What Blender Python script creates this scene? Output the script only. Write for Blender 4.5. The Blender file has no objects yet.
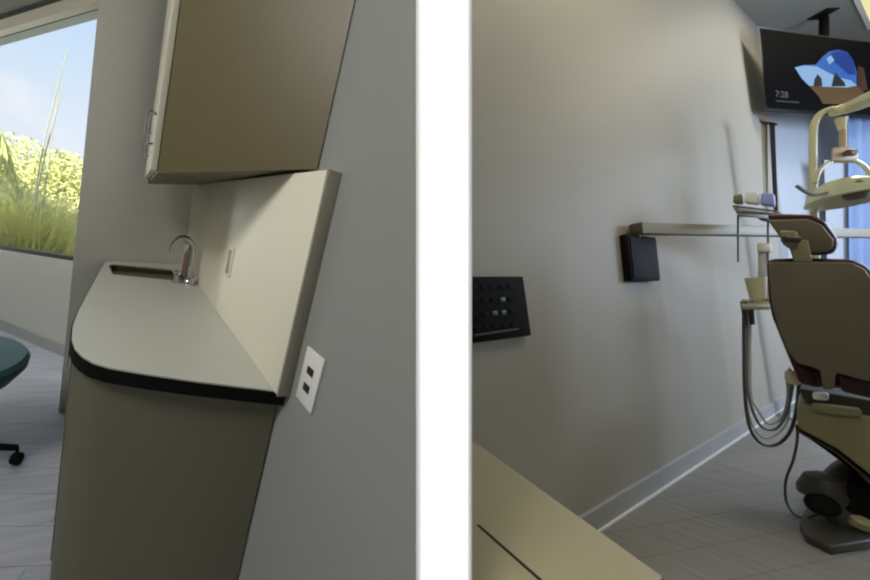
import bpy, bmesh, math, random
from mathutils import Matrix, Vector
from mathutils.geometry import tessellate_polygon
random.seed(7)
SC = bpy.context.scene
COL = SC.collection

# ------------------------------------------------------------------ frames
# Two treatment rooms from separate views; the partition joining them is added.  Each has its own floor frame.
CAM_R = Matrix(((0.42856, 0.06870, 0.90090), (0.90227, 0.01981, -0.43072), (-0.04744, 0.99744, -0.05350)))          # camera axes in the chair room's frame
LEFT_R = CAM_R @ Matrix(((0.86963, -0.44320, 0.21754), (-0.10916, 0.25712, 0.96020), (-0.48149, -0.85876, 0.17521)))  # counter room axes
EYE = Vector((0, 0, 1.1))
CHAIR_ROOM = Matrix.Identity(4)
COUNTER_ROOM = Matrix.Translation(EYE) @ LEFT_R.to_4x4() @ Matrix.Translation((0, 0, -1.3))
# the dental chair and its unit stand turned 64 degrees to the long wall
UNIT = Matrix(((.43, -.903, 0, 0), (.903, .43, 0, 0), (0, 0, 1, 0), (0, 0, 0, 1)))
POST = Matrix.Translation(EYE) @ (CAM_R @ Matrix(((1, 0, 0), (0, 0, 1), (0, -1, 0)))).to_4x4()  # camera-aligned frame for the added partition

# ------------------------------------------------------------------ materials
def srgb(c):
    return tuple(((v / 255) / 12.92 if v <= 10.3 else (((v / 255) + .055) / 1.055) ** 2.4) for v in c)

def mat(name, c, rough=.6, metal=0, vary=.05, scale=6, emit=0, alpha=None, trans=0, coat=0, bump=0):
    m = bpy.data.materials.new(name); m.use_nodes = True
    N, L = m.node_tree.nodes, m.node_tree.links
    b = N['Principled BSDF']
    col = srgb(c)
    if vary:
        tc = N.new('ShaderNodeTexCoord'); nz = N.new('ShaderNodeTexNoise'); mx = N.new('ShaderNodeMix')
        mx.data_type = 'RGBA'; nz.inputs['Scale'].default_value = scale; nz.inputs['Detail'].default_value = 4
        L.new(tc.outputs['Object'], nz.inputs['Vector']); L.new(nz.outputs['Fac'], mx.inputs['Factor'])
        mx.inputs[6].default_value = (*[max(0, v * (1 - vary)) for v in col], 1)
        mx.inputs[7].default_value = (*[min(1, v * (1 + vary)) for v in col], 1)
        L.new(mx.outputs[2], b.inputs['Base Color'])
        if bump:
            bp = N.new('ShaderNodeBump'); bp.inputs['Strength'].default_value = bump; bp.inputs['Distance'].default_value = .002
            n2 = N.new('ShaderNodeTexNoise'); n2.inputs['Scale'].default_value = 180
            L.new(tc.outputs['Object'], n2.inputs['Vector']); L.new(n2.outputs['Fac'], bp.inputs['Height']); L.new(bp.outputs[0], b.inputs['Normal'])
    else:
        b.inputs['Base Color'].default_value = (*col, 1)
    b.inputs['Roughness'].default_value = rough; b.inputs['Metallic'].default_value = metal
    b.inputs['Coat Weight'].default_value = coat
    if max(c) < 30: b.inputs['Specular IOR Level'].default_value = .15
    if trans: b.inputs['Transmission Weight'].default_value = trans
    if emit:
        b.inputs['Emission Color'].default_value = (*col, 1); b.inputs['Emission Strength'].default_value = emit
    return m

def plank_mat(name, c1, c2, rot, rough=.4):
    m = bpy.data.materials.new(name); m.use_nodes = True
    N, L = m.node_tree.nodes, m.node_tree.links; b = N['Principled BSDF']
    tc = N.new('ShaderNodeTexCoord'); mp = N.new('ShaderNodeMapping'); mp.inputs['Rotation'].default_value = (0, 0, rot)
    br = N.new('ShaderNodeTexBrick'); br.inputs['Scale'].default_value = 1; br.inputs['Brick Width'].default_value = 1.2
    br.inputs['Row Height'].default_value = .15; br.inputs['Mortar Size'].default_value = .0025; br.offset = .37
    br.inputs['Color1'].default_value = (*srgb(c1), 1); br.inputs['Color2'].default_value = (*srgb(c2), 1)
    br.inputs['Mortar'].default_value = (*[v * .75 for v in srgb(c2)], 1)
    ms = N.new('ShaderNodeMapping'); ms.inputs['Scale'].default_value = (2, 30, 1); ms.inputs['Rotation'].default_value = (0, 0, rot)
    nz = N.new('ShaderNodeTexNoise'); nz.inputs['Scale'].default_value = 1.3; nz.inputs['Detail'].default_value = 5
    mx = N.new('ShaderNodeMix'); mx.data_type = 'RGBA'; mx.blend_type = 'MULTIPLY'; mx.inputs['Factor'].default_value = .55
    rp = N.new('ShaderNodeValToRGB'); rp.color_ramp.elements[0].position = .3; rp.color_ramp.elements[0].color = (.55, .54, .53, 1); rp.color_ramp.elements[1].position = .7
    L.new(tc.outputs['Object'], mp.inputs['Vector']); L.new(mp.outputs[0], br.inputs['Vector'])
    L.new(tc.outputs['Object'], ms.inputs['Vector']); L.new(ms.outputs[0], nz.inputs['Vector']); L.new(nz.outputs['Fac'], rp.inputs[0])
    L.new(br.outputs['Color'], mx.inputs[6]); L.new(rp.outputs[0], mx.inputs[7]); L.new(mx.outputs[2], b.inputs['Base Color'])
    b.inputs['Roughness'].default_value = rough
    return m

def glass_mat():
    m = bpy.data.materials.new('window_glass'); m.use_nodes = True
    N, L = m.node_tree.nodes, m.node_tree.links; N.remove(N['Principled BSDF'])
    t = N.new('ShaderNodeBsdfTransparent'); g = N.new('ShaderNodeBsdfGlossy'); g.inputs['Roughness'].default_value = .02
    f = N.new('ShaderNodeFresnel'); f.inputs['IOR'].default_value = 1.08; x = N.new('ShaderNodeMixShader')
    L.new(f.outputs[0], x.inputs[0]); L.new(t.outputs[0], x.inputs[1]); L.new(g.outputs[0], x.inputs[2]); L.new(x.outputs[0], N['Material Output'].inputs[0])
    return m

def screen_mat():
    """what the television shows: dark cave mouth, blue sky, two rocks in the sea, sand"""
    m = bpy.data.materials.new('screen_picture'); m.use_nodes = True
    b = m.node_tree.nodes['Principled BSDF']; b.inputs['Base Color'].default_value = (.004, .004, .005, 1); b.inputs['Roughness'].default_value = .6; b.inputs['Specular IOR Level'].default_value = .02
    return m

M = dict(
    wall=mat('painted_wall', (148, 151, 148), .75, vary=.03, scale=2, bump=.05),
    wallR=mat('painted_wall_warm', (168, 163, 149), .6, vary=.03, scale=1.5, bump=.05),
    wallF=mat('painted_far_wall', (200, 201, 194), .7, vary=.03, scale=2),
    ceil=mat('ceiling_paint', (142, 143, 135), .8, vary=.03),
    floorL=plank_mat('pale_grey_planks', (192, 195, 206), (182, 185, 196), .25, .42),
    floorR=plank_mat('grey_brown_planks', (150, 147, 140), (144, 141, 135), math.pi / 2 + .3, .45),
    base=mat('baseboard_paint', (168, 169, 168), .5, vary=.03),
    post=mat('white_gap_trim', (250, 250, 250), .5, vary=0),  # for the added trim that fills the white gap
    cab=mat('tan_cabinet_laminate', (98, 90, 62), .45, vary=.05, scale=9),
    cabdoor_lit=mat('window_lit_cabinet_door', (205, 200, 182), .4, vary=.03),  # window light on the door face is put into this pale colour
    basecab=mat('taupe_base_laminate', (98, 96, 78), .5, vary=.04, scale=5),
    worktop=mat('pale_worktop', (196, 198, 190), .35, vary=.03, scale=12),
    splash=mat('cream_splash_panel', (236, 231, 213), .6, vary=.03, scale=5),
    splashedge=mat('grey_panel_edge', (150, 146, 132), .5, vary=.04),
    black=mat('black_rubber_edge', (4, 4, 4), .6, vary=.2),
    steel=mat('brushed_steel', (150, 150, 146), .3, 1, vary=.05),
    darksteel=mat('dull_sink_steel', (92, 86, 74), .45, .7, vary=.1),
    chrome=mat('chrome', (200, 200, 205), .15, 1, vary=0),
    plastic=mat('white_plastic', (232, 232, 230), .4, vary=.02),
    slot=mat('dark_slots', (30, 28, 26), .6, vary=0),
    teal=mat('teal_vinyl', (48, 82, 84), .4, vary=.08, scale=20),
    blackplastic=mat('black_plastic', (15, 15, 14), .7, vary=.15),
    frame=mat('dark_window_frame', (58, 56, 60), .4, vary=.05),
    header=mat('grey_window_header', (150, 152, 140), .6, vary=.12, scale=3),
    headerdark=mat('dark_header_gap', (74, 72, 66), .6, vary=.1),
    headerlight=mat('pale_header_strip', (214, 208, 192), .6, vary=.04),
    glass=glass_mat(),
    cream=mat('cream_enamel', (208, 202, 164), .35, vary=.03),
    shell=mat('taupe_chair_shell', (104, 97, 78), .5, vary=.05, scale=8),
    olive=mat('olive_cream_cover', (140, 134, 98), .4, vary=.06, scale=7),
    burgundy=mat('burgundy_vinyl', (66, 16, 26), .38, vary=.12, scale=14),
    burgundydark=mat('dark_burgundy_vinyl', (46, 14, 20), .45, vary=.12, scale=14),
    brown=mat('brown_metal', (96, 84, 70), .5, vary=.1),
    basegrey=mat('dark_base_casting', (64, 60, 50), .5, vary=.12, scale=10),
    blackmatte=mat('matte_black_box', (18, 17, 13), .8, vary=.2, scale=14),
    device=mat('black_device_face', (12, 12, 8), .8, vary=.3, scale=22),
    greylamp=mat('dim_indicator', (36, 40, 32), .4, vary=.1),
    hose=mat('grey_hose', (118, 120, 118), .5, vary=.08),
    darkhose=mat('dark_hose', (70, 72, 66), .5, vary=.08),
    palehose=mat('pale_hose', (190, 192, 190), .45, vary=.04),
    railm=mat('beige_rail', (146, 140, 112), .45, vary=.04),
    desk=mat('butter_laminate', (172, 164, 134), .4, vary=.05, scale=8),
    bluecloth=mat('blue_curtain', (146, 172, 216), .8, vary=.1, scale=3),
    palewall=mat('pale_window_reveal', (186, 194, 206), .6, vary=.03),
    trayblue=mat('blue_wrap', (150, 168, 220), .5, vary=.1),
    traygreen=mat('green_packet', (120, 134, 96), .5, vary=.1),
    orange=mat('tan_head_block', (186, 160, 124), .45, vary=.08),
    reflector=mat('glossy_reflector', (206, 206, 176), .2, .3, vary=.05),
    bottle=mat('smoky_bottle', (140, 118, 108), .3, vary=.15, trans=.15),
    tv=mat('black_screen_bezel', (8, 8, 8), .35, vary=0),
    screen=screen_mat(),
)
def glow(name, c, s=1.0):
    m = bpy.data.materials.new(name); m.use_nodes = True; b = m.node_tree.nodes['Principled BSDF']
    b.inputs['Base Color'].default_value = (0, 0, 0, 1); b.inputs['Emission Color'].default_value = (*srgb(c), 1); b.inputs['Emission Strength'].default_value = s
    return m
M['lampwarm'] = glow('warm_ceiling_diffuser', (240, 230, 168), 1.0)

# ------------------------------------------------------------------ mesh helpers
class B:
    def __init__(s): s.bm = bmesh.new()
    def _xf(s, vs, rot, c):
        for v in vs: v.co = (rot @ v.co if rot is not None else v.co) + Vector(c)
    def box(s, c, d, rot=None, bev=0, seg=2):
        t = bmesh.new(); bmesh.ops.create_cube(t, size=1)
        for v in t.verts: v.co = Vector((v.co.x * d[0], v.co.y * d[1], v.co.z * d[2]))
        if bev: bmesh.ops.bevel(t, geom=t.edges[:], offset=bev, segments=seg, affect='EDGES', profile=.5)
        return s.merge(t, rot, c)
    def merge(s, t, rot=None, c=(0, 0, 0)):
        s._xf(t.verts, rot, c)
        me = bpy.data.meshes.new('tmp'); t.to_mesh(me); t.free(); s.bm.from_mesh(me); bpy.data.meshes.remove(me); return s
    def lathe(s, prof, c=(0, 0, 0), rot=None, n=24):
        t = bmesh.new(); rings = []
        for r, z in prof:
            rings.append([t.verts.new((r * math.cos(2 * math.pi * i / n), r * math.sin(2 * math.pi * i / n), z)) for i in range(n)])
        for a, b_ in zip(rings, rings[1:]):
            for i in range(n): t.faces.new((a[i], a[(i + 1) % n], b_[(i + 1) % n], b_[i]))
        t.faces.new(rings[0][::-1]); t.faces.new(rings[-1])
        bmesh.ops.recalc_face_normals(t, faces=t.faces[:])
        return s.merge(t, rot, c)
    def tube(s, pts, r, n=10, smooth=True, flat=1.0):
        pts = [Vector(p) for p in pts]
        rr = r if isinstance(r, (list, tuple)) else [r] * len(pts)
        if smooth and len(pts) > 2:
            q, qr = [], []
            for i in range(len(pts) - 1):
                p0, p1, p2, p3 = pts[max(i - 1, 0)], pts[i], pts[i + 1], pts[min(i + 2, len(pts) - 1)]
                for k in range(6):
                    t = k / 6
                    q.append(.5 * ((2 * p1) + (p2 - p0) * t + (2 * p0 - 5 * p1 + 4 * p2 - p3) * t * t + (3 * p1 - p0 - 3 * p2 + p3) * t ** 3)); qr.append(rr[i] * (1 - t) + rr[i + 1] * t)
            q.append(pts[-1]); qr.append(rr[-1]); pts, rr = q, qr
        t = bmesh.new(); rings = []; up = Vector((0.13, .31, .94))
        for i, p in enumerate(pts):
            d = (pts[min(i + 1, len(pts) - 1)] - pts[max(i - 1, 0)]).normalized()
            a = up - d * up.dot(d)
            if a.length < .05: a = d.orthogonal()
            a.normalize(); up = a; b_ = d.cross(a)
            rings.append([t.verts.new(p + (a * math.cos(2 * math.pi * k / n) * flat + b_ * math.sin(2 * math.pi * k / n)) * rr[i]) for k in range(n)])
        for a, b_ in zip(rings, rings[1:]):
            for k in range(n): t.faces.new((a[k], a[(k + 1) % n], b_[(k + 1) % n], b_[k]))
        t.faces.new(rings[0][::-1]); t.faces.new(rings[-1]); bmesh.ops.recalc_face_normals(t, faces=t.faces[:])
        return s.merge(t)
    def prism(s, poly, z0, z1, hole=None, bev=0):
        """plan polygon raised from z0 to z1; z0 or z1 may be a list, one height per corner"""
        t = bmesh.new(); loops = [poly] + ([hole] if hole else [])
        flat = [p for l in loops for p in l]
        g = lambda z, i: z[i] if isinstance(z, (list, tuple)) else z
        lo = [t.verts.new((p[0], p[1], g(z0, i))) for i, p in enumerate(flat)]; hi = [t.verts.new((p[0], p[1], g(z1, i))) for i, p in enumerate(flat)]
        if hole:
            for tri in tessellate_polygon([[Vector((p[0], p[1], 0)) for p in l] for l in loops]):
                t.faces.new([hi[i] for i in tri]); t.faces.new([lo[i] for i in reversed(tri)])
        else:
            t.faces.new(hi); t.faces.new(lo[::-1])
        k = 0
        for l in loops:
            n = len(l)
            for i in range(n): t.faces.new((lo[k + i], lo[k + (i + 1) % n], hi[k + (i + 1) % n], hi[k + i]))
            k += n
        bmesh.ops.recalc_face_normals(t, faces=t.faces[:])
        if bev: bmesh.ops.bevel(t, geom=t.edges[:], offset=bev, segments=3, affect='EDGES', profile=.5)
        return s.merge(t)
    def slab(s, poly3, n, bev=0, seg=3):
        """outline of 3D points thickened along the vector n"""
        t = bmesh.new(); n = Vector(n); a = [t.verts.new(Vector(p)) for p in poly3]; b_ = [t.verts.new(Vector(p) + n) for p in poly3]
        t.faces.new(a); t.faces.new(b_[::-1]); k = len(a)
        for i in range(k): t.faces.new((a[i], b_[i], b_[(i + 1) % k], a[(i + 1) % k]))
        bmesh.ops.recalc_face_normals(t, faces=t.faces[:])
        if bev: bmesh.ops.bevel(t, geom=t.edges[:], offset=bev, segments=seg, affect='EDGES', profile=.5)
        return s.merge(t)

def link(name, b, m, frame, loc, parent=None, smooth=True, rotz=0):
    bm = b.bm; X = Matrix.Translation(loc)
    bmesh.ops.translate(bm, verts=bm.verts[:], vec=-Vector(loc))
    me = bpy.data.meshes.new(name); bm.to_mesh(me); bm.free()
    for mm in (m if isinstance(m, list) else [m]): me.materials.append(mm)
    o = bpy.data.objects.new(name, me); COL.objects.link(o)
    if smooth:
        for p in me.polygons: p.use_smooth = True
        md = o.modifiers.new('soft_edges', 'EDGE_SPLIT'); md.split_angle = math.radians(32)
    if parent: o.parent = parent
    else: o.matrix_world = frame @ X
    return o
def tag(o, label, cat, group=None, kind=None):
    o['label'] = label; o['category'] = cat
    if group: o['group'] = group
    if kind: o['kind'] = kind
    return o
class Thing:
    def __init__(s, name, label, cat, frame, loc, group=None):
        s.o = bpy.data.objects.new(name, None); COL.objects.link(s.o); s.o.empty_display_size = .1
        s.o.matrix_world = frame @ Matrix.Translation(loc); s.loc = Vector(loc); s.frame = frame; tag(s.o, label, cat, group)
    def part(s, name, b, m, parent=None, label=None):
        o = link(name, b, m, s.frame, s.loc, parent or s.o)
        if label: o['label'] = label
        return o
def solo(name, b, m, frame, loc, label, cat, group=None, kind=None):
    return tag(link(name, b, m, frame, loc), label, cat, group, kind)
def struct(name, b, m, frame, loc=(0, 0, 0), label=None, parent=None):
    o = link(name, b, m, frame, loc, parent, smooth=False); o['kind'] = 'structure'
    if label: o['label'] = label
    return o
def lerp(a, b, t): return tuple(a[i] * (1 - t) + b[i] * t for i in range(len(a)))

# ================================================================== COUNTER ROOM (left)
CR = COUNTER_ROOM
struct('floor', B().box((-1.1, .9, -.03), (3.4, 5.6, .06)), M['floorL'], CR, label='pale grey plank floor of the counter room')
struct('ceiling', B().box((-1.15, .7, 2.93), (3.2, 5.6, .06)), M['ceil'], CR, label='ceiling of the counter room')
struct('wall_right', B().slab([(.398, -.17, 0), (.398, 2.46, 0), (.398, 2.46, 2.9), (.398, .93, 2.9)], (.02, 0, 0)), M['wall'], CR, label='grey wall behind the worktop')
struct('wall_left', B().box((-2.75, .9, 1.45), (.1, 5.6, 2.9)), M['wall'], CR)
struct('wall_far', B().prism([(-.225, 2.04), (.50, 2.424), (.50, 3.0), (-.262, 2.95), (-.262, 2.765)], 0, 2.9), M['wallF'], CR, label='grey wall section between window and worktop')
# window wall: runs away to the left at 45 degrees, opening between x=-.27 and x=-1.9
def wpt(x, z, off=0): return (x + off * .707, 2.75 - (x + .27) + off * .707, z)
def sill(x): return .737 - (x + .27) * -.17     # the sill drops gently to the left
def head(x): return 2.455 + (x + .27) * .33
ww = B()
xs0, xs1 = -.262, -2.4
lift = lambda d: (.707 * d, .707 * d, 0)
ww.slab([wpt(xs0, 0), wpt(-2.8, 0), wpt(-2.8, sill(-2.8)), wpt(xs0, sill(xs0))], lift(.16))
ww.slab([wpt(xs0, head(xs0)), wpt(-2.8, head(-2.8)), wpt(-2.8, 2.9), wpt(xs0, 2.9)], lift(.16))
ww.slab([wpt(xs1, sill(xs1)), wpt(-2.8, sill(-2.8)), wpt(-2.8, head(-2.8)), wpt(xs1, head(xs1))], lift(.16))
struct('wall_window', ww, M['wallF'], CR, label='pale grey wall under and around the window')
fr = B()
for z, t_ in ((sill, 1), (head, -1)):
    fr.slab([wpt(xs0, z(xs0), .02), wpt(xs1, z(xs1), .02), wpt(xs1, z(xs1) + (.032 if t_ > 0 else -.006), .02), wpt(xs0, z(xs0) + (.032 if t_ > 0 else -.006), .02)], lift(.07))
for x in (xs0 - .002, xs1 + .03):
    fr.slab([wpt(x, sill(x), .02), wpt(x - .03, sill(x - .03), .02), wpt(x - .03, head(x - .03), .02), wpt(x, head(x), .02)], lift(.07))
wf = struct('window_1', fr, M['frame'], CR, label='large window with a dark sill frame looking onto greenery')
pane = link('pane', B().slab([wpt(xs0, sill(xs0), .05), wpt(xs1, sill(xs1), .05), wpt(xs1, head(xs1), .05), wpt(xs0, head(xs0), .05)], lift(.006)), M['glass'], CR, (0, 0, 0), wf)
def strip(z0, z1, o0, o1):
    return B().slab([wpt(xs0, head(xs0) + z0, o0), wpt(-2.4, head(-2.4) + z0, o0), wpt(-2.4, head(-2.4) + z1, o0), wpt(xs0, head(xs0) + z1, o0)], lift(o1 - o0))
bl = Thing('window_blind', 'raised grey blind bundled along the top of the window', 'blind', CR, wpt(-.8, 2.2))
bl.part('bottom_rail', strip(-.065, .005, -.03, .015), M['headerlight'], label='pale bottom rail')
bl.part('slat_stack', strip(.005, .05, -.02, .005), M['headerdark'], label='dark stacked slats')
bl.part('head_rail', strip(.05, .30, -.05, .005), M['header'])
struct('baseboard_window', B().slab([wpt(-.27, 0, -.012), wpt(-2.7, 0, -.012), wpt(-2.7, .09, -.012), wpt(-.27, .09, -.012)], lift(.011)), M['base'], CR)

# --- base cabinet + worktop
base_poly = [(.392, .685), (0, .815), (-.05, .865), (-.078, .92), (-.088, .98), (-.084, 1.5), (-.08, 2.06), (-.05, 2.12), (.392, 2.355)]
cb = Thing('base_cabinet', 'taupe base cabinet with a rounded front corner under the worktop', 'cabinet', CR, (.15, 1.4, 0))
cb.part('body', B().prism(base_poly, .1, .862), M['basecab'])
cb.part('toe_kick', B().prism([(.392, .72), (.02, .85), (-.03, .93), (-.04, 2.05), (.392, 2.3)], 0, .1), M['black'])
for y0, y1 in ((1.02, 1.50), (1.52, 2.0)):
    d = cb.part('door', B().box((-.091, (y0 + y1) / 2, .48), (.010, y1 - y0, .72), bev=.002), M['basecab'])
    cb.part('handle', B().tube([(-.094, y0 + .05, .82), (-.108, y0 + .05, .82), (-.108, y0 + .05, .76), (-.094, y0 + .05, .76)], .003, smooth=False), M['chrome'], d, 'small bright pull')
edge = [(.395, .66), (.309, .687), (.193, .723), (.085, .762), (.001, .798), (-.033, .823), (-.058, .856), (-.078, .90), (-.093, .96), (-.103, 1.06), (-.105, 1.2), (-.088, 1.95), (-.08, 2.07), (-.052, 2.123), (.395, 2.36)]
hole = [(-.035, 1.775), (-.06, 1.97), (-.045, 2.03), (.30, 2.12), (.335, 2.08), (.315, 1.80)]
wt = Thing('worktop', 'pale curved worktop with a black edge band against the grey wall', 'countertop', CR, (.15, 1.4, .862))
wt.part('slab', B().prism(edge, .868, .9, hole), M['worktop'])
cx, cy = .16, 1.4
wt.part('edge_band', B().prism([(p[0] + (-.0035 if p[0] < .39 else 0), p[1] - (.0035 if p[1] < 1 else 0)) for p in edge], .863, .896, hole), M['black'], label='black rubber edge band')
sk = Thing('sink', 'dark steel sink sunk into the far end of the worktop', 'sink', CR, (.13, 1.93, .76))
inner = [(p[0] * .985 + .002, p[1]) for p in hole]; c0 = (.13, 1.93)
sh = lambda k: [(c0[0] + (p[0] - c0[0]) * k, c0[1] + (p[1] - c0[1]) * k) for p in hole]
sk.part('basin', B().prism(sh(.99), .74, .889, sh(.95)).prism(sh(.96), .74, .75), M['darksteel'])
sk.part('drain', B().lathe([(.03, .750), (.03, .754), (.02, .754), (.018, .751)], (c0[0], c0[1], 0)), M['chrome'])
fc = Thing('faucet', 'chrome gooseneck faucet behind the sink', 'faucet', CR, (.325, 1.74, .9))
fc.part('body', B().lathe([(.028, .9), (.026, .915), (.018, .925), (.016, .97)], (.315, 1.76, 0)), M['chrome'])
fc.part('spout', B().tube([(.315, 1.76, .96), (.315, 1.76, 1.08), (.29, 1.765, 1.13), (.245, 1.775, 1.13), (.215, 1.78, 1.09), (.213, 1.78, 1.05)], .013), M['chrome'])
for dx in (-.075, .0):
    h = fc.part('tap', B().lathe([(.018, .9), (.016, .94), (.012, .945), (.02, .95), (.016, .965)], (.325 + dx, 1.735 - dx * .15, 0)), M['chrome'])
    fc.part('lever', B().tube([(.325 + dx, 1.735 - dx * .15, .958), (.30 + dx, 1.70 - dx * .15, .968)], .005), M['chrome'], h)
bt = Thing('soap_bottle', 'slim pinkish brown bottle standing behind the faucet by the cream panel', 'bottle', CR, (.328, 1.96, .9))
bt.part('body', B().lathe([(.022, .9), (.024, .905), (.024, 1.03), (.010, 1.05), (.010, 1.06)], (.328, 1.96, 0)), M['bottle'])
bt.part('pump', B().tube([(.328, 1.96, 1.06), (.328, 1.96, 1.09), (.30, 1.96, 1.092)], .004, smooth=False), M['brown'])
sp = Thing('splash_panel', 'tall cream splash panel standing on the worktop along the wall', 'backsplash', CR, (.385, 1.5, .9))
sp.part('panel', B().box((.380, 1.500, 1.170), (.034, 1.706, .538), bev=.002), M['splash'])
sp.part('end_trim', B().box((.380, .643, 1.170), (.035, .008, .54), bev=.001), M['splashedge'], label='grey end trim')
def outlet(name, label, x, y, z, w, h, m2):
    t = Thing(name, label, 'outlet', CR, (x, y, z))
    p = t.part('cover_plate', B().box((x - .004, y, z), (.007, w, h), bev=.002), M['plastic'] if m2 else M['splash'])
    if m2:
        for dz in (.018, -.022):
            t.part('socket', B().box((x - .0085, y, z + dz), (.003, w * .34, .017), bev=.001), M['slot'], label='dark socket')
    else:
        t.part('switch', B().box((x - .009, y - .006, z), (.005, w * .38, h * .78), bev=.001), M['splashedge'], label='grey rocker')
    return t
outlet('power_outlet', 'white double power outlet low on the grey wall beside the panel', .398, .568, .985, .075, .128, True)
outlet('light_switch', 'flush cream switch in the middle of the splash panel', .363, 1.235, 1.125, .07, .115, False)

# --- wall cabinet with an underside that slopes down towards its doors
wp = [(.394, .753), (.068, 1.22), (.075, 2.05), (.394, 2.2)]
zb = [1.455, 1.379, 1.362, 1.445]
wc = Thing('wall_cabinet', 'tan wall cabinet hanging above the worktop and splash panel', 'cabinet', CR, (.25, 1.5, 1.45))
wc.part('body', B().prism(wp, zb, 2.6), M['cab'])
for a, b_ in (((.068, 1.226), (.0715, 1.62)), ((.0715, 1.63), (.075, 2.04))):
    z0, z1 = zb[1] + .002, zb[2] + .002
    d = wc.part('door', B().slab([(a[0] - .022, a[1], 1.385), (b_[0] - .022, b_[1], 1.385), (b_[0] - .022, b_[1], 2.58), (a[0] - .022, a[1], 2.58)], (.02, 0, 0), bev=.002), M['cabdoor_lit'], label='cabinet door coloured pale as if lit by the window, seen edge-on')
    yy = a[1] + .06
    wc.part('handle', B().tube([(a[0] - .022, yy, 1.47), (a[0] - .045, yy, 1.475), (a[0] - .045, yy, 1.56), (a[0] - .022, yy, 1.565)], .005), M['chrome'], d, 'chrome pull')

# --- teal stool at the left edge
st = Thing('operator_stool', 'teal vinyl stool on black casters in front of the window', 'stool', CR, (-.47, 1.62, 0))
sx, sy = -.555, 1.66
st.part('seat', B().lathe([(.02, .395), (.12, .39), (.20, .415), (.245, .475), (.25, .505), (.235, .523), (.12, .53), (.01, .532)], (sx, sy, 0), n=40), M['teal'])
st.part('seat_plate', B().lathe([(.03, .34), (.12, .355), (.15, .385), (.10, .397)], (sx, sy, 0)), M['teal'])
st.part('gas_column', B().lathe([(.024, .09), (.024, .24), (.014, .245), (.014, .36)], (sx, sy, 0)), M['blackplastic'], label='black gas lift column')
for k in range(5):
    a = -.05 + k * 2 * math.pi / 5
    ex, ey = sx + .235 * math.cos(a), sy + .235 * math.sin(a)
    lg = st.part('leg', B().tube([(sx, sy, .115), ((sx + ex) / 2, (sy + ey) / 2, .10), (ex, ey, .082)], [.02, .017, .014]), M['blackplastic'])
    rot = Matrix.Rotation(a + 1.2, 3, 'Z') @ Matrix.Rotation(math.pi / 2, 3, 'X')
    st.part('caster', B().lathe([(.022, -.018), (.027, -.012), (.027, .012), (.022, .018)], (ex, ey, .027), rot).tube([(ex, ey, .04), (ex, ey, .085)], .007), M['blackplastic'], lg)

# --- outside the window
def leafmat(name, c, v=.25, tr=.3):
    m = mat(name, c, .6, vary=v, scale=1.7); return m
M['reed'] = leafmat('yellow_green_blades', (228, 226, 164)); M['reed2'] = leafmat('fresh_green_blades', (218, 220, 150)); M['dry'] = leafmat('dry_rusty_blades', (206, 160, 118)); M['soil'] = mat('garden_ground', (120, 122, 78), .9, vary=.3)
M['stem'] = leafmat('bare_grey_stems', (170, 172, 150)); M['shrub'] = leafmat('shrub_leaves', (206, 210, 142))
struct('ground', B().box((-3.2, 9.2, -.63), (9, 9.4, .06)), M['soil'], CR, label='garden ground outside the window')
def blades(cx_, cy_, n, rad, h, w=.02, z=-.6, lean=.75):
    b = B(); bm = b.bm
    for _ in range(n):
        a = random.uniform(0, 6.283); r = rad * math.sqrt(random.random()); p = Vector((cx_ + r * math.cos(a), cy_ + r * math.sin(a) * .7, z)); hh = h * random.uniform(.55, 1.05)
        d = random.uniform(0, 6.283); l = hh * lean * random.uniform(.2, 1.3); dv = Vector((math.cos(d), math.sin(d), 0)); sv = Vector((-dv.y, dv.x, 0)) * w * random.uniform(.5, 1)
        pr = None
        for k in range(5):
            t = k / 4; c = p + dv * l * t * t + Vector((0, 0, hh * (t - .28 * t * t * t))); ww_ = sv * (1 - t * .93)
            v = [bm.verts.new(c - ww_), bm.verts.new(c + ww_)]
            if pr: bm.faces.new((pr[0], pr[1], v[1], v[0]))
            pr = v
    return b
def leaves(cx_, cy_, cz_, rx, rz, n, sz):
    b = B(); bm = b.bm
    for _ in range(n):
        u = Vector((random.gauss(0, 1), random.gauss(0, 1), random.gauss(0, 1))).normalized() * random.uniform(.55, 1)
        c = Vector((cx_ + u.x * rx, cy_ + u.y * rx * .7, cz_ + u.z * rz)); a = Vector((random.gauss(0, 1), random.gauss(0, 1), random.gauss(0, 1))).normalized(); e = a.orthogonal().normalized()
        q = [c - a * sz, c + e * sz * .4, c + a * sz, c - e * sz * .4]; bm.faces.new([bm.verts.new(x) for x in q])
    return b
gm = B()
for x, y, h, n in ((-1.0, 5.0, 2.45, 1200), (-1.45, 5.3, 2.3, 1400), (-1.9, 5.4, 2.25, 1400), (-1.25, 4.4, 1.7, 1100), (-.8, 4.5, 1.4, 900), (-1.7, 4.6, 1.5, 1100), (-2.3, 5.6, 2.2, 1300)):
    t = blades(x, y, n, .6, h, .016); t.bm.to_mesh(me_ := bpy.data.meshes.new('t')); gm.bm.from_mesh(me_); bpy.data.meshes.remove(me_)
solo('tall_grass', gm, M['reed'], CR, (-1.5, 5, -.6), 'mass of tall yellow green grass filling the lower half of the window view', 'grass', kind='stuff')
solo('dry_grass', blades(-.80, 4.25, 380, .35, 1.15, .014), M['dry'], CR, (-.8, 4.25, -.6), 'rusty dry grass low in the right corner of the window view', 'grass', kind='stuff')
hm = B()
for x, y, z, rx, rz in ((-1.6, 7.2, .55, 1.1, 1.25), (-2.9, 7.6, .5, 1.2, 1.3), (-.9, 6.4, .55, .7, 1.15)):
    t = leaves(x, y, z, rx, rz, 9000, .042); t.bm.to_mesh(me_ := bpy.data.meshes.new('t')); hm.bm.from_mesh(me_); bpy.data.meshes.remove(me_)
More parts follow.
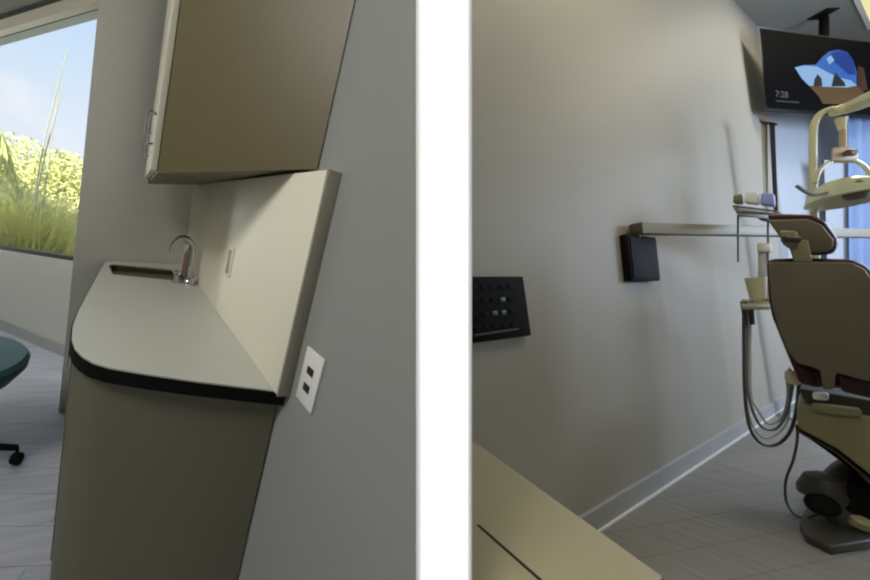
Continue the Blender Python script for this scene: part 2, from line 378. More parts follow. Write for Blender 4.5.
solo('hedge', hm, M['shrub'], CR, (-1.9, 7.2, -.6), 'bright leafy hedge behind the tall grass outside the window', 'hedge', kind='stuff')
tallst = [(-1.72, 6.0, 3.3, .06), (-1.48, 5.6, 3.0, -.1), (-1.05, 5.2, 2.9, .14), (-1.0, 5.5, 2.6, .05), (-1.9, 5.6, 2.7, -.05), (-.98, 4.9, 2.4, .12)]
slab_ = ['thinnest bare stem rising over the grass left of the window middle', 'long bare stem leaning left over the grass at the window middle', 'long bare stem leaning right near the right jamb of the window', 'short bare stem behind the leaning one near the right jamb', 'bare stem at the far left of the window beside the frond', 'shortest bare stem closest to the right jamb of the window']
for (x, y, h, l), lb in zip(tallst, slab_):
    solo('tall_stem', B().tube([(x, y, -.6), (x + l * .3, y, h * .45), (x + l * 1.6, y, h * .95)], [.014, .010, .004], n=6), M['stem'], CR, (x, y, -.6), lb, 'plant stem', 'bare stems outside the window')
pf = B(); bm = pf.bm; pp = [Vector((-2.75, 6.2, -.6)), Vector((-2.6, 6.2, 1.1)), Vector((-2.35, 6.2, 1.85)), Vector((-1.95, 6.15, 2.0)), Vector((-1.65, 6.1, 1.75)), Vector((-1.5, 6.1, 1.3))]
pf.tube(pp, [.03, .025, .02, .014, .01, .004], n=6)
for k in range(1, 5):
    for j in range(16):
        t = j / 16; c = pp[k].lerp(pp[k + 1], t)
        for s_ in (-1, 1):
            e = c + Vector((random.uniform(-.1, .15), s_ * .25, -.34 + random.uniform(-.1, .08))); w_ = Vector((.022, 0, .01))
            pf.bm.faces.new([pf.bm.verts.new(q) for q in (c - w_, c + w_, e)])
solo('palm_frond', pf, M['shrub'], CR, (-2.75, 6.2, -.6), 'arching palm frond over the greenery at the left of the window', 'palm frond')

# ================================================================== ADDED PARTITION in the white gap between the two views
pz0, pz1 = -1.4, 1.6
struct('added_gap_trim', B().prism([(0.1340, .38), (0.2031, .38), (.2035, .41), (.1475, .41)], pz0, pz1, bev=.008), M['post'], POST, label='added white trim standing in for the blank gap between the two room views')  # made-up upright filling the blank white gap between the two views
struct('added_partition', B().prism([(.1520, .412), (.200, .412), (.560, 1.10), (.22, .60)], pz0, pz1), M['wall'], POST, label='added partition body behind the white gap trim')  # made up to join the two rooms behind the white trim

# ================================================================== CHAIR ROOM (right)
RR = CHAIR_ROOM
F0 = (-.864, 6.0); F1 = (F0[0] + .26 * 4.2, F0[1] + .966 * 4.2)
struct('floor_chair_room', B().prism([(-.864, .3), (2.6, -1.2), (2.6, 9.9), (F1[0], F1[1]), F0], -.06, 0), M['floorR'], RR, label='grey brown plank floor of the chair room')
struct('ceiling_chair_room', B().prism([(-.90, 1.0), (-.3, -2.2), (2.7, -2.2), (2.7, 10.4), (-.95, 10.4), (-.95, 6.0)], 3.88, 3.94), M['ceil'], RR, label='grey ceiling of the chair room')
struct('wall_chair_room_left', B().box((-.914, 3.56, 1.94), (.10, 5.0, 3.88)), M['wallR'], RR, label='long grey wall with the rail and the black boxes')
struct('wall_chair_room_far', B().prism([F0, F1, (F1[0] - .09, F1[1] + .05), (F0[0] - .09, F0[1] + .05)], 0, 3.88), M['palewall'], RR, label='pale far wall behind the television')
struct('wall_chair_room_right', B().box((2.7, 4.2, 1.94), (.1, 12, 3.88)), M['wallR'], RR)
struct('wall_back', B().box((.2, -1.9, 1.6), (7.4, .1, 5.6)), M['wallR'], RR, label='wall behind the viewer')
struct('trim_3', B().box((-.846, 3.53, .004), (.012, 4.9, .008)), M['plastic'], RR, label='white bead along the foot of the baseboard')
struct('baseboard_left', B().box((-.857, 3.53, .05), (.016, 4.9, .10), bev=.003), M['base'], RR, label='low baseboard along the long wall')
struct('baseboard_far_chair_room', B().prism([(F0[0] + .02, F0[1] - .01), (F1[0], F1[1] - .02), (F1[0], F1[1]), (F0[0], F0[1])], 0, .1), M['base'], RR)

# desk in the lower left corner
dk = Thing('front_desk', 'butter coloured desk top in the foreground corner with a dark seam', 'desk', RR, (-.45, .5, 0))
dpoly = [(-.212, .616), (-.614, .789), (-.640, .72), (-.46, .44), (-.345, .36), (-.31, .33), (-.215, .36), (-.213, .569)]
dk.part('top', B().prism(dpoly, .698, .72, bev=.0015), M['desk'])
dk.part('edge_band', B().prism([lerp(p, (-.35, .55), -.006) for p in dpoly], .690, .716), M['black'], label='black edge band')
dk.part('body', B().prism([lerp(p, (-.35, .55), .10) for p in dpoly], 0, .69), M['desk'])
sa, sb_ = Vector((-.395, .500)), Vector((-.284, .472))
sd = (sb_ - sa).normalized(); sn = Vector((-sd.y, sd.x)) * .0022
dk.part('seam', B().prism([tuple(sa - sn), tuple(sb_ + sd * .08 - sn), tuple(sb_ + sd * .08 + sn), tuple(sa + sn)], .7195, .7212), M['slot'], label='dark seam line')

# black wall devices
wd = Thing('wall_control_box', 'black wall box with rows of small controls, nearest the added partition', 'control box', RR, (-.864, 1.3, 1.06))
wd.part('housing', B().slab([(-.862, 1.10, 1.187), (-.862, 1.455, 1.187), (-.862, 1.478, .935), (-.862, 1.10, .935)], (.022, 0, 0), bev=.006), M['blackmatte'])
wd.part('front_panel', B().slab([(-.842, 1.11, 1.175), (-.842, 1.40, 1.178), (-.842, 1.41, .95), (-.842, 1.11, .947)], (.006, 0, 0), bev=.002), M['device'])
for r in range(4):
    for c in range(5):
        y, z = 1.13 + c * .055, 1.145 - r * .052
        lit = (r, c) in ((2, 2), (1, 3), (2, 3))
        wd.part('button', B().box((-.8355, y, z), (.004, .034, .018), bev=.001), M['greylamp'] if lit else M['device'], label='dim lit button' if lit else None)
wd.part('bottom_rail', B().tube([(-.835, 1.11, .965), (-.835, 1.38, .970)], .005), M['greylamp'], label='grey rail along the bottom')
bb = Thing('rail_mount_box', 'black box mounted on the long wall under the rail end', 'wall box', RR, (-.864, 2.6, 1.29))
bb.part('housing', B().box((-.845, 2.585, 1.288), (.036, .36, .262), bev=.006), M['blackmatte'])
bb.part('cover', B().box((-.825, 2.585, 1.288), (.006, .33, .232), bev=.003), M['blackplastic'])
bb.part('pivot', B().lathe([(.022, 1.405), (.022, 1.478), (.012, 1.482)], (-.835, 2.52, 0)), M['brown'], label='brown pivot post')

# long beige rail from the box across the room behind the chair
ra, rb = Vector((-.815, 2.50, 1.449)), Vector((-.36, 4.86, 1.449)); rd = (rb - ra)
rl = Thing('wall_rail', 'long beige horizontal rail reaching from the black box past the chair', 'rail', RR, tuple(ra))
def bar(a, b_, w, h, bev=.004):
    d = (b_ - a); ang = math.atan2(d.y, d.x); L_ = d.length
    return B().box(tuple((a + b_) / 2), (L_, w, h), Matrix.Rotation(ang, 3, 'Z'), bev)
rl.part('beam', bar(ra, rb + rd * .25, .05, .062), M['railm'])
rl.part('end_cap', bar(ra - rd.normalized() * .012, ra, .054, .066, .003), M['brown'], label='brown end cap')

U = UNIT
def FW(t): return (.846 * t, .533 * t, 0)     # the way the chair and its unit face
def upipe(pts, r, **k): return B().tube(pts, r, **k)
# instrument tray with things on it, its stand and hoses
tr = Thing('instrument_tray', 'small grey instrument tray on a bracket left of the headrest', 'tray', U, (2.637, 1.856, 1.524))
tr.part('tray_top', B().slab([(2.584, 1.903, 1.570), (2.824, 1.905, 1.524), (2.632, 1.758, 1.478), (2.404, 1.757, 1.500)], (0, 0, -.022), bev=.004), M['steel'])
tr.part('rim', B().tube([(2.585, 1.903, 1.576), (2.825, 1.905, 1.535), (2.632, 1.758, 1.484), (2.404, 1.757, 1.506), (2.585, 1.903, 1.576)], .006, smooth=False), M['brown'])
tr.part('bracket', B().slab([(2.577, 1.827, 1.507), (2.706, 1.828, 1.478), (2.704, 1.830, 1.444), (2.621, 1.828, 1.471)], FW(.04), bev=.003), M['basegrey'])
for a, b_ in (((2.512, 1.836, 1.524), (2.499, 1.851, 1.240)), ((2.681, 1.837, 1.493), (2.669, 1.851, 1.232))):
    tr.part('support_rod', B().tube([a, b_], .004), M['hose'])
solo('wrapped_instruments', B().slab([(2.582, 1.853, 1.572), (2.639, 1.834, 1.552), (2.637, 1.830, 1.626), (2.596, 1.850, 1.635)], FW(-.07), bev=.01), M['plastic'], U, (2.622, 1.853, 1.570), 'white wrapped packet on the instrument tray, left of the blue one', 'packet')
solo('blue_packet', B().slab([(2.644, 1.834, 1.552), (2.700, 1.815, 1.532), (2.698, 1.811, 1.605), (2.653, 1.830, 1.619)], FW(-.07), bev=.01), M['trayblue'], U, (2.673, 1.834, 1.550), 'pale blue wrapped packet on the right of the instrument tray', 'packet')
solo('green_packet', B().slab([(2.545, 1.873, 1.580), (2.603, 1.873, 1.572), (2.600, 1.870, 1.630), (2.553, 1.870, 1.627)], FW(-.06), bev=.008), M['traygreen'], U, (2.580, 1.873, 1.573), 'dull green packet on the left of the instrument tray', 'packet')

# tall narrow mast behind the tray
ms = Thing('folded_mast', 'tall narrow beige and black mast standing behind the instrument tray', 'mast', U, (3.885, 2.797, 0.180))
ms.part('column', B().slab([(3.869, 2.623, 2.481), (3.922, 2.624, 2.470), (3.894, 2.665, 1.703), (3.861, 2.665, 1.705)], FW(.06), bev=.004), M['railm'])
ms.part('black_channel', B().slab([(3.909, 2.605, 2.451), (3.953, 2.606, 2.432), (3.946, 2.647, 1.671), (3.913, 2.647, 1.672)], FW(.05), bev=.003), M['blackmatte'], label='black channel')
ms.part('top_cap', B().slab([(3.796, 2.584, 2.477), (3.945, 2.585, 2.446), (3.944, 2.587, 2.413), (3.795, 2.585, 2.445)], FW(.1), bev=.003), M['brown'])
ms.part('lower_column', B().slab([(3.980, 2.686, 1.689), (4.055, 2.686, 1.677), (4.175, 2.775, 0.008), (4.109, 2.775, 0.011)], FW(.05), bev=.004), M['palewall'])
ms.part('foot', B().lathe([(.11, 0), (.11, .02), (.04, .04)], tuple(Vector((4.053, 2.719, 0.000)))), M['palewall'])

# delivery unit: bracket with cups and hoses
du = Thing('hose_bracket', 'cream delivery bracket holding coiled hoses left of the chair back', 'dental delivery unit', U, (2.512, 1.803, 1.006))
du.part('shelf', B().slab([(2.452, 1.822, 1.031), (2.613, 1.822, 1.023), (2.497, 1.744, 0.995), (2.343, 1.744, 1.002)], (0, 0, -.028), bev=.006), M['olive'])
du.part('upright', B().slab([(2.616, 1.847, 1.314), (2.673, 1.847, 1.311), (2.659, 1.863, 1.016), (2.602, 1.863, 1.019)], FW(.05), bev=.004), M['railm'])
du.part('clamp', B().slab([(2.598, 1.835, 1.342), (2.677, 1.835, 1.338), (2.674, 1.838, 1.287), (2.595, 1.838, 1.291)], FW(.06), bev=.006), M['cream'])
du.part('arm', B().tube([(2.556, 1.803, 1.009), (2.782, 1.865, 0.976), (3.089, 1.963, 0.819)], .02), M['olive'])
for k, (px, rr) in enumerate(((744.5, .010), (749, .009), (752.5, .007))):
    pass
h = [
 ('hose', [(2.413, 1.784, 1.005), (2.402, 1.796, 0.782), (2.381, 1.800, 0.514), (2.386, 1.799, 0.338), (2.433, 1.794, 0.254), (2.504, 1.784, 0.255), (2.517, 1.739, 0.344), (2.495, 1.691, 0.487), (2.450, 1.644, 0.625)], .0065, 'darkhose'),
 ('hose', [(2.448, 1.794, 1.003), (2.431, 1.807, 0.752), (2.412, 1.809, 0.537), (2.430, 1.806, 0.392), (2.467, 1.800, 0.329), (2.503, 1.779, 0.340), (2.501, 1.734, 0.438), (2.479, 1.686, 0.589), (2.432, 1.642, 0.650)], .0055, 'hose'),
 ('hose', [(2.479, 1.804, 1.002), (2.461, 1.817, 0.749), (2.441, 1.820, 0.505), (2.443, 1.804, 0.440), (2.470, 1.788, 0.360), (2.503, 1.756, 0.405), (2.481, 1.709, 0.528), (2.417, 1.662, 0.662)], .005, 'palehose'),
 ('hose', [(2.470, 1.814, 1.002), (2.450, 1.830, 0.693), (2.430, 1.833, 0.448), (2.459, 1.831, 0.302), (2.506, 1.813, 0.275), (2.537, 1.768, 0.363), (2.505, 1.720, 0.503), (2.447, 1.672, 0.659)], .004, 'palehose'),
]
hl = ['darkest outer hose loop', 'grey hose loop', 'pale inner hose loop', 'thin pale hose loop']
for (n_, pts, r_, m_), lb in zip(h, hl): du.part(n_, B().tube(pts, r_), M[m_], label=lb)
for dz, px in ((0, 744), (0, 749)):
    pass
for pp_ in ((2.401, 1.775, 0.983), (2.447, 1.785, 0.981)):
    du.part('handpiece', B().tube([(pp_[0], pp_[1], pp_[2] + .035), (pp_[0], pp_[1], pp_[2] - .09)], [.013, .009]), M['basegrey'])
cpos = (2.490, 1.782, 1.028)
solo('paper_cup', B().lathe([(.027, 0), (.036, .10), (.037, .115), (.037, .118), (.033, .118), (.025, .008)], cpos), M['cream'], U, cpos, 'cream paper cup standing on the hose bracket beside the chair back', 'cup')

# ------------------------------------------------------------ dental chair
ch = Thing('dental_chair', 'dental chair seen from behind with taupe shell and burgundy upholstery', 'dental chair', U, (2.491, 1.568, 0.000))
bk = ch.part('backrest', B().slab([(1.958, 1.359, 1.197), (2.029, 1.318, 1.190), (2.135, 1.257, 1.172), (2.159, 1.244, 1.144), (2.179, 1.234, 1.074), (2.187, 1.232, 0.979), (2.178, 1.241, 0.856), (2.163, 1.253, 0.713), (2.133, 1.270, 0.721), (2.083, 1.298, 0.745), (2.076, 1.304, 0.678), (2.053, 1.317, 0.676), (2.051, 1.317, 0.754), (2.003, 1.343, 0.780), (1.986, 1.352, 0.824), (1.970, 1.359, 0.914), (1.959, 1.363, 1.017)], FW(.03), bev=.007), M['shell'], label='taupe back shell')
ch.part('cushion', B().slab([(2.007, 1.397, 1.213), (2.085, 1.352, 1.209), (2.196, 1.289, 1.188), (2.226, 1.272, 1.156), (2.251, 1.260, 1.076), (2.261, 1.256, 0.975), (2.251, 1.265, 0.849), (2.224, 1.286, 0.668), (2.059, 1.381, 0.676), (2.035, 1.392, 0.816), (2.009, 1.402, 0.960), (2.004, 1.404, 1.037)], FW(.07), bev=.02), M['burgundy'], label='burgundy back cushion')
ch.part('lumbar_pad', B().slab([(2.041, 1.370, 0.761), (2.088, 1.343, 0.744), (2.093, 1.342, 0.672), (2.057, 1.363, 0.680)], FW(.06), bev=.012), M['burgundydark'], label='dark burgundy pad')
ch.part('lumbar_pad', B().slab([(2.119, 1.325, 0.742), (2.209, 1.274, 0.713), (2.205, 1.278, 0.636), (2.132, 1.320, 0.663)], FW(.06), bev=.012), M['burgundydark'], label='dark burgundy pad')
hr = ch.part('headrest', B().slab([(1.997, 1.370, 1.376), (2.088, 1.318, 1.362), (2.114, 1.303, 1.332), (2.136, 1.292, 1.267), (2.133, 1.295, 1.240), (2.118, 1.304, 1.222), (2.062, 1.336, 1.226), (2.033, 1.352, 1.255)], FW(.025), bev=.006), M['shell'], label='taupe headrest shell')
ch.part('headrest_cushion', B().slab([(2.032, 1.397, 1.412), (2.133, 1.339, 1.386), (2.164, 1.322, 1.351), (2.187, 1.311, 1.273), (2.183, 1.314, 1.233), (2.166, 1.325, 1.211), (2.114, 1.354, 1.218), (2.059, 1.384, 1.299)], FW(.06), bev=.016), M['burgundy'], hr, 'burgundy headrest cushion')
ch.part('headrest_bar', B().slab([(2.003, 1.330, 1.282), (2.050, 1.303, 1.274), (2.055, 1.303, 1.185), (2.016, 1.325, 1.190)], FW(.02), bev=.004), M['olive'], hr)
ch.part('headrest_knob', B().slab([(1.974, 1.327, 1.324), (2.013, 1.305, 1.313), (2.015, 1.305, 1.256), (1.980, 1.325, 1.257)], FW(.035), bev=.008), M['olive'], hr)
ch.part('adjuster', B().tube([(1.951, 1.303, 1.283), (1.985, 1.284, 1.273)], .013), M['basegrey'], hr)
arm = ch.part('armrest_joint', B().slab([(2.138, 1.459, 0.736), (2.156, 1.449, 0.716), (2.162, 1.447, 0.656), (2.132, 1.464, 0.657), (2.122, 1.469, 0.696)], FW(.05), bev=.01), M['cream'])
ch.part('seat_plate', B().slab([(2.155, 1.451, 0.646), (2.369, 1.328, 0.599), (2.366, 1.332, 0.531), (2.222, 1.415, 0.543), (2.164, 1.447, 0.595)], FW(.45), bev=.012), M['basegrey'])
ch.part('release_lever', B().slab([(2.124, 1.393, 0.641), (2.160, 1.371, 0.641), (2.159, 1.373, 0.612), (2.124, 1.393, 0.612)], FW(.04), bev=.008), M['plastic'], label='white release lever')
ch.part('hinge_cover', B().tube([(2.143, 1.402, 0.580), (2.186, 1.378, 0.573), (2.234, 1.350, 0.571)], [.018, .022, .018]), M['olive'])
ch.part('lift_cover', B().slab([(2.118, 1.436, 0.584), (2.174, 1.404, 0.570), (2.233, 1.370, 0.549), (2.342, 1.307, 0.549), (2.326, 1.325, 0.217), (2.259, 1.361, 0.320), (2.201, 1.393, 0.404), (2.113, 1.441, 0.480)], FW(.30), bev=.015), M['olive'], label='olive cream lift cover')
ch.part('lift_lower_rim', B().slab([(2.144, 1.462, 0.463), (2.232, 1.414, 0.382), (2.291, 1.382, 0.293), (2.359, 1.345, 0.184), (2.358, 1.346, 0.169), (2.286, 1.385, 0.279), (2.229, 1.416, 0.369), (2.143, 1.463, 0.454)], FW(.26), bev=.006), M['brown'], label='dark lower rim of the cover')  # thin dark strip along the cover's lower edge
ch.part('lift_column', B().slab([(2.419, 1.498, 0.341), (2.536, 1.432, 0.289), (2.437, 1.401, 0.008), (2.364, 1.498, 0.092)], FW(.16), bev=.01), M['blackmatte'], label='black lift column')
fo = [(2.188, 1.522, 0.000), (2.099, 1.447, 0.000), (2.092, 1.375, 0.000), (2.273, 1.395, 0.000), (2.503, 1.437, 0.000), (2.815, 1.544, 0.000), (3.265, 1.848, 0.000), (3.107, 1.884, 0.000), (2.819, 1.827, 0.000), (2.517, 1.698, 0.000)]
ch.part('floor_plate', B().prism([p[:2] for p in fo], 0, .035, bev=.008), M['basegrey'])
ch.part('foot_cover', B().slab([(2.350, 1.583, 0.088), (2.368, 1.570, 0.175), (2.408, 1.545, 0.253), (2.455, 1.517, 0.304), (2.573, 1.448, 0.342), (2.454, 1.409, 0.021), (2.327, 1.445, 0.015), (2.276, 1.512, 0.045)], FW(.12), bev=.03), M['basegrey'])
cc = (2.237, 1.379, 0.119)
ch.part('valve_cap', B().lathe([(.028, -.015), (.028, .010), (.016, .02)], cc, Matrix.Rotation(.3, 3, 'X')), M['olive'], label='yellowish cap')

fp = Thing('foot_control', 'black round foot control beside the chair base', 'foot pedal', U, (2.375, 1.577, 0.000))
q0 = Vector((2.222, 1.470, 0.137))
fp.part('dome', B().lathe([(.085, -.06), (.085, -.03), (.06, .03), (.03, .045), (.005, .048)], tuple(q0 + Vector((.19, .10, .03)))), M['basegrey'])
fp.part('pedal', B().lathe([(.034, -.03), (.044, -.02), (.044, .02), (.030, .03)], tuple(q0), Vector((-.7, -.55, .4)).to_track_quat('Z', 'Y').to_matrix()), M['blackplastic'])
solo('foot_control_cable', B().tube([(2.175, 1.482, 0.476), (2.217, 1.516, 0.395), (2.254, 1.562, 0.284), (2.304, 1.629, 0.157), (2.329, 1.655, 0.048), (2.305, 1.617, 0.006), (2.271, 1.556, 0.027), (2.240, 1.503, 0.078)], .0042), M['darkhose'], U, (2.175, 1.482, 0.476), 'thin dark cable dropping from the chair to the foot control', 'cable')

# ------------------------------------------------------------ operating light
ol = Thing('operating_light', 'cream dental operating light on a curved post behind the headrest', 'dental light', U, (3.451, 2.214, 0.785))
ol.part('post', B().tube([(3.450, 2.238, 0.348), (3.480, 2.189, 1.254), (3.486, 2.168, 1.658), (3.498, 2.146, 2.061), (3.525, 2.139, 2.194), (3.569, 2.116, 2.247), (3.602, 2.077, 2.228)], .017), M['cream'])
ol.part('overhead_arm', B().tube([(3.569, 2.097, 2.222), (3.621, 2.057, 2.228), (3.571, 1.937, 2.218), (3.476, 1.789, 2.188)], [.028, .036, .046, .052]), M['cream'])
ol.part('drop_joint', B().tube([(3.559, 2.060, 2.159), (3.562, 2.065, 2.081)], [.026, .015]), M['cream'])
ol.part('neck', B().tube([(3.569, 2.064, 2.094), (3.563, 2.071, 1.965)], .014), M['orange'])
ol.part('head_block', B().slab([(3.426, 2.031, 1.958), (3.560, 2.031, 1.958), (3.596, 2.034, 1.912), (3.581, 2.036, 1.862), (3.415, 2.036, 1.869)], FW(.09), bev=.012), M['orange'])
ol.part('head_inset', B().tube([(3.486, 2.014, 1.908), (3.523, 2.014, 1.906)], .02), M['brown'], label='dark inset')
ol.part('yoke', B().tube([(3.307, 2.044, 1.735), (3.359, 2.049, 1.819), (3.455, 2.056, 1.877), (3.539, 2.055, 1.885), (3.634, 2.057, 1.855), (3.683, 2.051, 1.772), (3.699, 2.046, 1.672)], .011), M['reflector'])
rc = Vector((3.468, 2.027, 1.663))
rot = Matrix.Rotation(math.radians(72), 3, 'X')
ol.part('reflector', B().lathe([(.03, .075), (.08, .07), (.13, .03), (.158, -.05), (.150, -.058), (.122, -.005), (.08, .032), (.03, .035)], tuple(rc), Matrix.Rotation(math.radians(-9), 3, 'X') @ Matrix.Rotation(math.radians(5), 3, 'Y')), M['reflector'])
ol.part('lamp_housing', B().lathe([(.03, -.07), (.045, -.05), (.045, .03), (.03, .05)], tuple(rc + Vector((-.06, -.07, .0))), None), M['brown'], label='brown lamp housing')
ol.part('light_handle', B().tube([(3.309, 2.008, 1.657), (3.208, 1.989, 1.642), (3.138, 1.978, 1.661), (3.069, 1.966, 1.697)], .009), M['hose'], label='grey handle')

# ------------------------------------------------------------ television
tvd = Thing('television', 'black television hung from the ceiling showing a blue cave mouth view', 'television', U, (5.156, 3.037, 3.142))
A, Bq, Cq, D = [Vector(p) for p in ((4.469, 2.966, 3.542), (6.112, 3.149, 3.447), (6.077, 3.189, 2.707), (4.498, 3.008, 2.754))]
tvd.part('bezel', B().slab([A, Bq, Cq, D], FW(.06), bev=.006), M['tv'])
def tvp(s, t, o=-.004): return A.lerp(Bq, s).lerp(D.lerp(Cq, s), t) + Vector((0, o, 0))
def sheet(pts, o): return B().slab([tvp(a, b_, o) for a, b_ in pts], FW(-.0015))
sc = tvd.part('screen', sheet([(.01, .02), (.99, .02), (.99, .97), (.01, .97)], -.001), M['screen'])
M['pic_sky'] = glow('screen_blue_sky', (50, 104, 190), .9); M['pic_pale'] = glow('screen_pale_sky', (142, 184, 228), .9); M['pic_deep'] = glow('screen_deep_blue', (8, 56, 142), .9)
M['pic_sand'] = glow('screen_sand', (100, 76, 36), .8); M['pic_rock'] = glow('screen_rock', (34, 34, 40), .6); M['pic_text'] = glow('screen_text', (96, 96, 98), .9); M['pic_dim'] = glow('screen_dim_line', (52, 52, 54), .9); M['pic_or'] = glow('screen_orange', (66, 38, 24), .8)
tvd.part('picture_sky', sheet([(0.224, 0.451), (0.290, 0.409), (0.378, 0.388), (0.432, 0.278), (0.477, 0.206), (0.551, 0.166), (0.616, 0.191), (0.659, 0.300), (0.679, 0.440), (0.676, 0.609), (0.600, 0.646), (0.406, 0.661), (0.318, 0.661), (0.270, 0.581)], -.004), M['pic_sky'], sc, 'blue sky in the picture')
tvd.part('picture_sky', sheet([(0.224, 0.451), (0.290, 0.416), (0.384, 0.412), (0.448, 0.465), (0.543, 0.526), (0.632, 0.551), (0.676, 0.609), (0.600, 0.646), (0.406, 0.661), (0.318, 0.661), (0.270, 0.581)], -.006), M['pic_pale'], sc, 'pale lower sky in the picture')
tvd.part('picture_sky', sheet([(0.484, 0.230), (0.551, 0.178), (0.616, 0.204), (0.658, 0.313), (0.671, 0.467), (0.618, 0.476), (0.560, 0.395), (0.510, 0.327)], -.006), M['pic_deep'], sc, 'deep blue upper sky in the picture')
tvd.part('picture_cloud', sheet([(0.453, 0.299), (0.490, 0.254), (0.511, 0.314), (0.473, 0.372)], -.008), M['pic_pale'], sc)
tvd.part('picture_sand', sheet([(0.318, 0.661), (0.406, 0.661), (0.600, 0.646), (0.676, 0.609), (0.721, 0.681), (0.797, 0.737), (0.795, 0.856), (0.414, 0.875), (0.387, 0.790)], -.005), M['pic_sand'], sc, 'brown sand in the picture')
tvd.part('picture_wall', sheet([(0.688, 0.347), (0.733, 0.365), (0.759, 0.650), (0.682, 0.687)], -.004), M['pic_or'], sc, 'orange rock wall in the picture')
tvd.part('picture_rock', sheet([(0.347, 0.669), (0.357, 0.580), (0.381, 0.513), (0.409, 0.560), (0.413, 0.660)], -.009), M['pic_rock'], sc)
tvd.part('picture_rock', sheet([(0.480, 0.651), (0.498, 0.533), (0.514, 0.467), (0.543, 0.526), (0.579, 0.585), (0.585, 0.636)], -.009), M['pic_rock'], sc)
def text(body, size, s, t, m, name, parent):
    cu = bpy.data.curves.new(name, 'FONT'); cu.body = body; cu.size = size; cu.extrude = .0005
    tmp = bpy.data.objects.new('tmp_text', cu); me = bpy.data.meshes.new_from_object(tmp); bpy.data.objects.remove(tmp)
    ex = (Bq - A).normalized(); ez = (A - D).normalized(); ey = ez.cross(ex); o0 = tvp(s, t, -.006)
    for v in me.vertices: v.co = o0 + ex * v.co.x + ez * v.co.y - Vector((0, v.co.z, 0)) - tvd.loc
    me.materials.append(m); o = bpy.data.objects.new(name, me); COL.objects.link(o); o.parent = parent; return o
text('7:28', .085, .07, .83, M['pic_text'], 'clock_text', sc)
tvd.part('date_line', sheet([(.07, .872), (.24, .872), (.24, .890), (.07, .890)], -.005), M['pic_dim'], sc, 'dim line under the clock')
tvd.part('ceiling_pole', B().tube([(5.535, 3.244, 3.560), (5.547, 3.231, 3.808)], .030, n=16), M['blackmatte'], label='black ceiling pole')
tp = Vector((5.547, 3.231, 3.808)); tvd.part('ceiling_plate', B().box((tp.x, tp.y, 3.872), (.13, .13, .012)).tube([(tp.x, tp.y, tp.z), (tp.x, tp.y, 3.87)], .03), M['blackmatte'])

# blue curtain and pale reveal at the far window
ct = Thing('blue_curtain', 'blue hanging curtain on the far wall right of the operating light', 'curtain', U, (5.832, 3.356, 0.900))
cu = B(); P1, P2, P3, P4 = [Vector(p) for p in ((5.697, 3.254, 2.801), (6.492, 3.247, 2.917), (6.393, 3.359, 0.822), (5.628, 3.356, 0.910))]
nseg = 60
prev = None
for i in range(nseg + 1):
    s = i / nseg; off = Vector((0, .022 * math.sin(s * 40), 0)); a = cu.bm.verts.new(P1.lerp(P2, s) + off); b_ = cu.bm.verts.new(P4.lerp(P3, s) + off)
    if prev: cu.bm.faces.new((prev[0], a, b_, prev[1]))
    prev = (a, b_)
ct.part('fabric', cu, M['bluecloth'])
ct.part('curtain_rod', B().tube([P1 + Vector((-.05, 0, .02)), P2 + Vector((.05, 0, .02))], .012), M['steel'])
struct('trim_2', B().slab([(5.478, 3.308, 2.364), (5.705, 3.308, 2.353), (5.669, 3.385, 0.929), (5.452, 3.384, 0.939)], FW(.03), bev=.004), M['palewall'], U, label='pale panel left of the blue curtain')

# ceiling light
cl = Thing('ceiling_light', 'bright warm ceiling light panel above the television', 'ceiling light', RR, (.0, 6.3, 3.88))
LPp = [(-.36, 6.30), (-.34, 7.3), (.28, 7.3), (.28, 5.8), (-.345, 5.8)]
cl.part('diffuser', B().box((-.02, 6.5, 3.866), (.64, 1.5, .012)), M['lampwarm'])
cl.part('frame', B().box((-.02, 6.5, 3.872), (.70, 1.56, .014)), M['plastic'])

# ================================================================== LIGHT
def area(name, frame, loc, target, size, sizey, power, col, spread=180):
    l = bpy.data.lights.new(name, 'AREA'); l.shape = 'RECTANGLE'; l.size = size; l.size_y = sizey; l.energy = power; l.color = col; l.spread = math.radians(spread)
    o = bpy.data.objects.new(name, l); COL.objects.link(o)
    p = frame @ Vector(loc); q = frame @ Vector(target); o.matrix_world = Matrix.Translation(p) @ (q - p).to_track_quat('-Z', 'Y').to_matrix().to_4x4(); return o
# daylight arriving through the counter room window
area('window_daylight', CR, wpt(-2.40, 1.45, -.22), (0.1, 1.2, 1.1), .5, 1.5, 100, (.88, .94, 1))
area('counter_room_ceiling_lamp', CR, (-1.3, .5, 2.85), (-.6, 1.3, 0), .8, 1.2, 52, (1, .975, .92))
# warm ceiling lamps, cool daylight and an added cool fill in the chair room
area('chair_room_ceiling_lamp', RR, (.25, 2.2, 3.82), (-.5, 2.6, 1.6), 1.4, 1.2, 47, (1, .93, .74))
area('far_ceiling_lamp', RR, (.15, 5.6, 3.82), (.0, 5.4, 0), .6, 1.2, 20, (1, .94, .8))
area('far_window_daylight', RR, (1.6, 6.2, 1.9), (-.4, 4.2, .9), 1.4, 1.6, 78, (.66, .78, 1))
area('far_wall_cool_fill', RR, (1.9, 4.6, 1.8), (-.4, 6.8, 1.6), 1.6, 1.8, 24, (.66, .78, 1))  # unseen light added to put more cool light on the far wall
area('passage_lamp', RR, (1.1, -.9, 3.4), (.0, 2.0, .8), .8, .8, 12, (1, .95, .82))
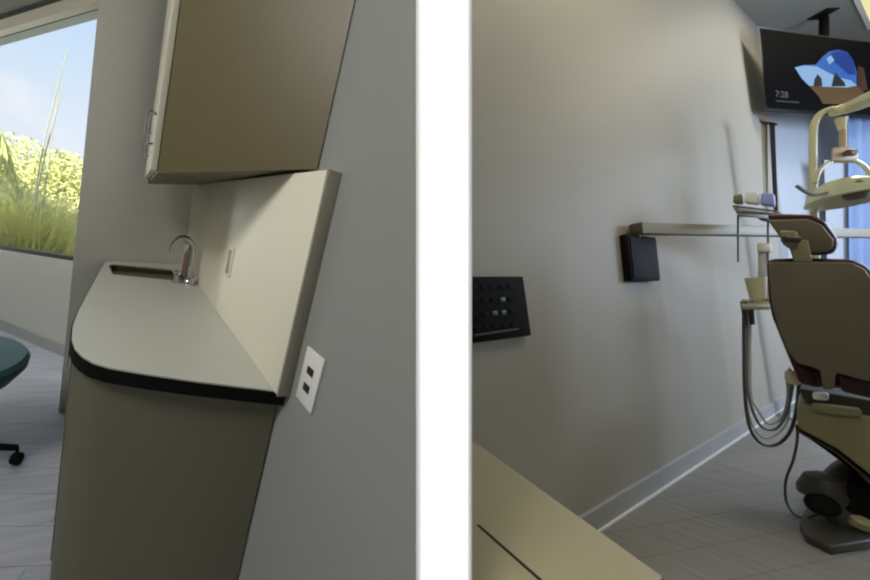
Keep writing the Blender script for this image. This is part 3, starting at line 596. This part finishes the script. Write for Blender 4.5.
# slim unseen area light, added to brighten the added white gap trim
pl = area('gap_trim_fill', POST, (.168, -.30, .03), (.168, .38, .0), .026, 2.4, 1.9, (1, 1, 1), 4)
if 1:
    Xp = POST.to_3x3(); z = -(Xp @ Vector((0, 1, 0))); x = Xp @ Vector((1, 0, 0)); y = z.cross(x)
    pl.matrix_world = Matrix.Translation(POST @ Vector((.168, -.30, .03))) @ Matrix((x, y, z)).transposed().to_4x4()
sun = bpy.data.lights.new('sun', 'SUN'); sun.energy = 9; sun.angle = .02; sun.color = (1, .96, .86)
so = bpy.data.objects.new('sun', sun); COL.objects.link(so)
dv = (CR.to_3x3() @ Vector((.25, 1.0, -1.1))); so.matrix_world = dv.to_track_quat('-Z', 'Y').to_matrix().to_4x4()

w = bpy.data.worlds.new('sky'); SC.world = w; w.use_nodes = True
N, L = w.node_tree.nodes, w.node_tree.links; bg = N['Background']
tc = N.new('ShaderNodeTexCoord'); mp = N.new('ShaderNodeMapping')
e = LEFT_R.inverted().to_euler(); mp.inputs['Rotation'].default_value = e
sp_ = N.new('ShaderNodeSeparateXYZ'); rp = N.new('ShaderNodeValToRGB')
L.new(tc.outputs['Generated'], mp.inputs['Vector']); L.new(mp.outputs[0], sp_.inputs[0]); L.new(sp_.outputs['Z'], rp.inputs[0])
els = rp.color_ramp.elements
els[0].position = .0; els[0].color = (*srgb((236, 240, 248)), 1); els[1].position = .62; els[1].color = (*srgb((160, 198, 242)), 1)
e2 = els.new(.12); e2.color = (*srgb((226, 238, 252)), 1); e3 = els.new(.3); e3.color = (*srgb((204, 228, 252)), 1)
nz = N.new('ShaderNodeTexNoise'); nz.inputs['Scale'].default_value = 3.5; nz.inputs['Detail'].default_value = 6
cr = N.new('ShaderNodeValToRGB'); cr.color_ramp.elements[0].position = .52; cr.color_ramp.elements[1].position = .72; mx = N.new('ShaderNodeMix'); mx.data_type = 'RGBA'
L.new(mp.outputs[0], nz.inputs['Vector']); L.new(nz.outputs['Fac'], cr.inputs[0]); L.new(cr.outputs[0], mx.inputs['Factor']); L.new(rp.outputs[0], mx.inputs[6]); mx.inputs[7].default_value = (.93, .95, 1, 1)
L.new(mx.outputs[2], bg.inputs['Color']); bg.inputs['Strength'].default_value = 1.0

# ------------------------------------------------------------------ camera
cam = bpy.data.cameras.new('camera'); co = bpy.data.objects.new('camera', cam); COL.objects.link(co)
cam.sensor_width = 36; cam.lens = 36 * 327 / 870; cam.shift_x = 135 / 870; cam.clip_start = .02
co.matrix_world = Matrix.Translation(EYE) @ CAM_R.to_4x4(); SC.camera = co
SC.view_settings.view_transform = 'Standard'; SC.view_settings.look = 'None'; SC.view_settings.exposure = 0; SC.view_settings.gamma = 1
SC.view_settings.use_curve_mapping = False
SC.cycles.filter_width = 2.2
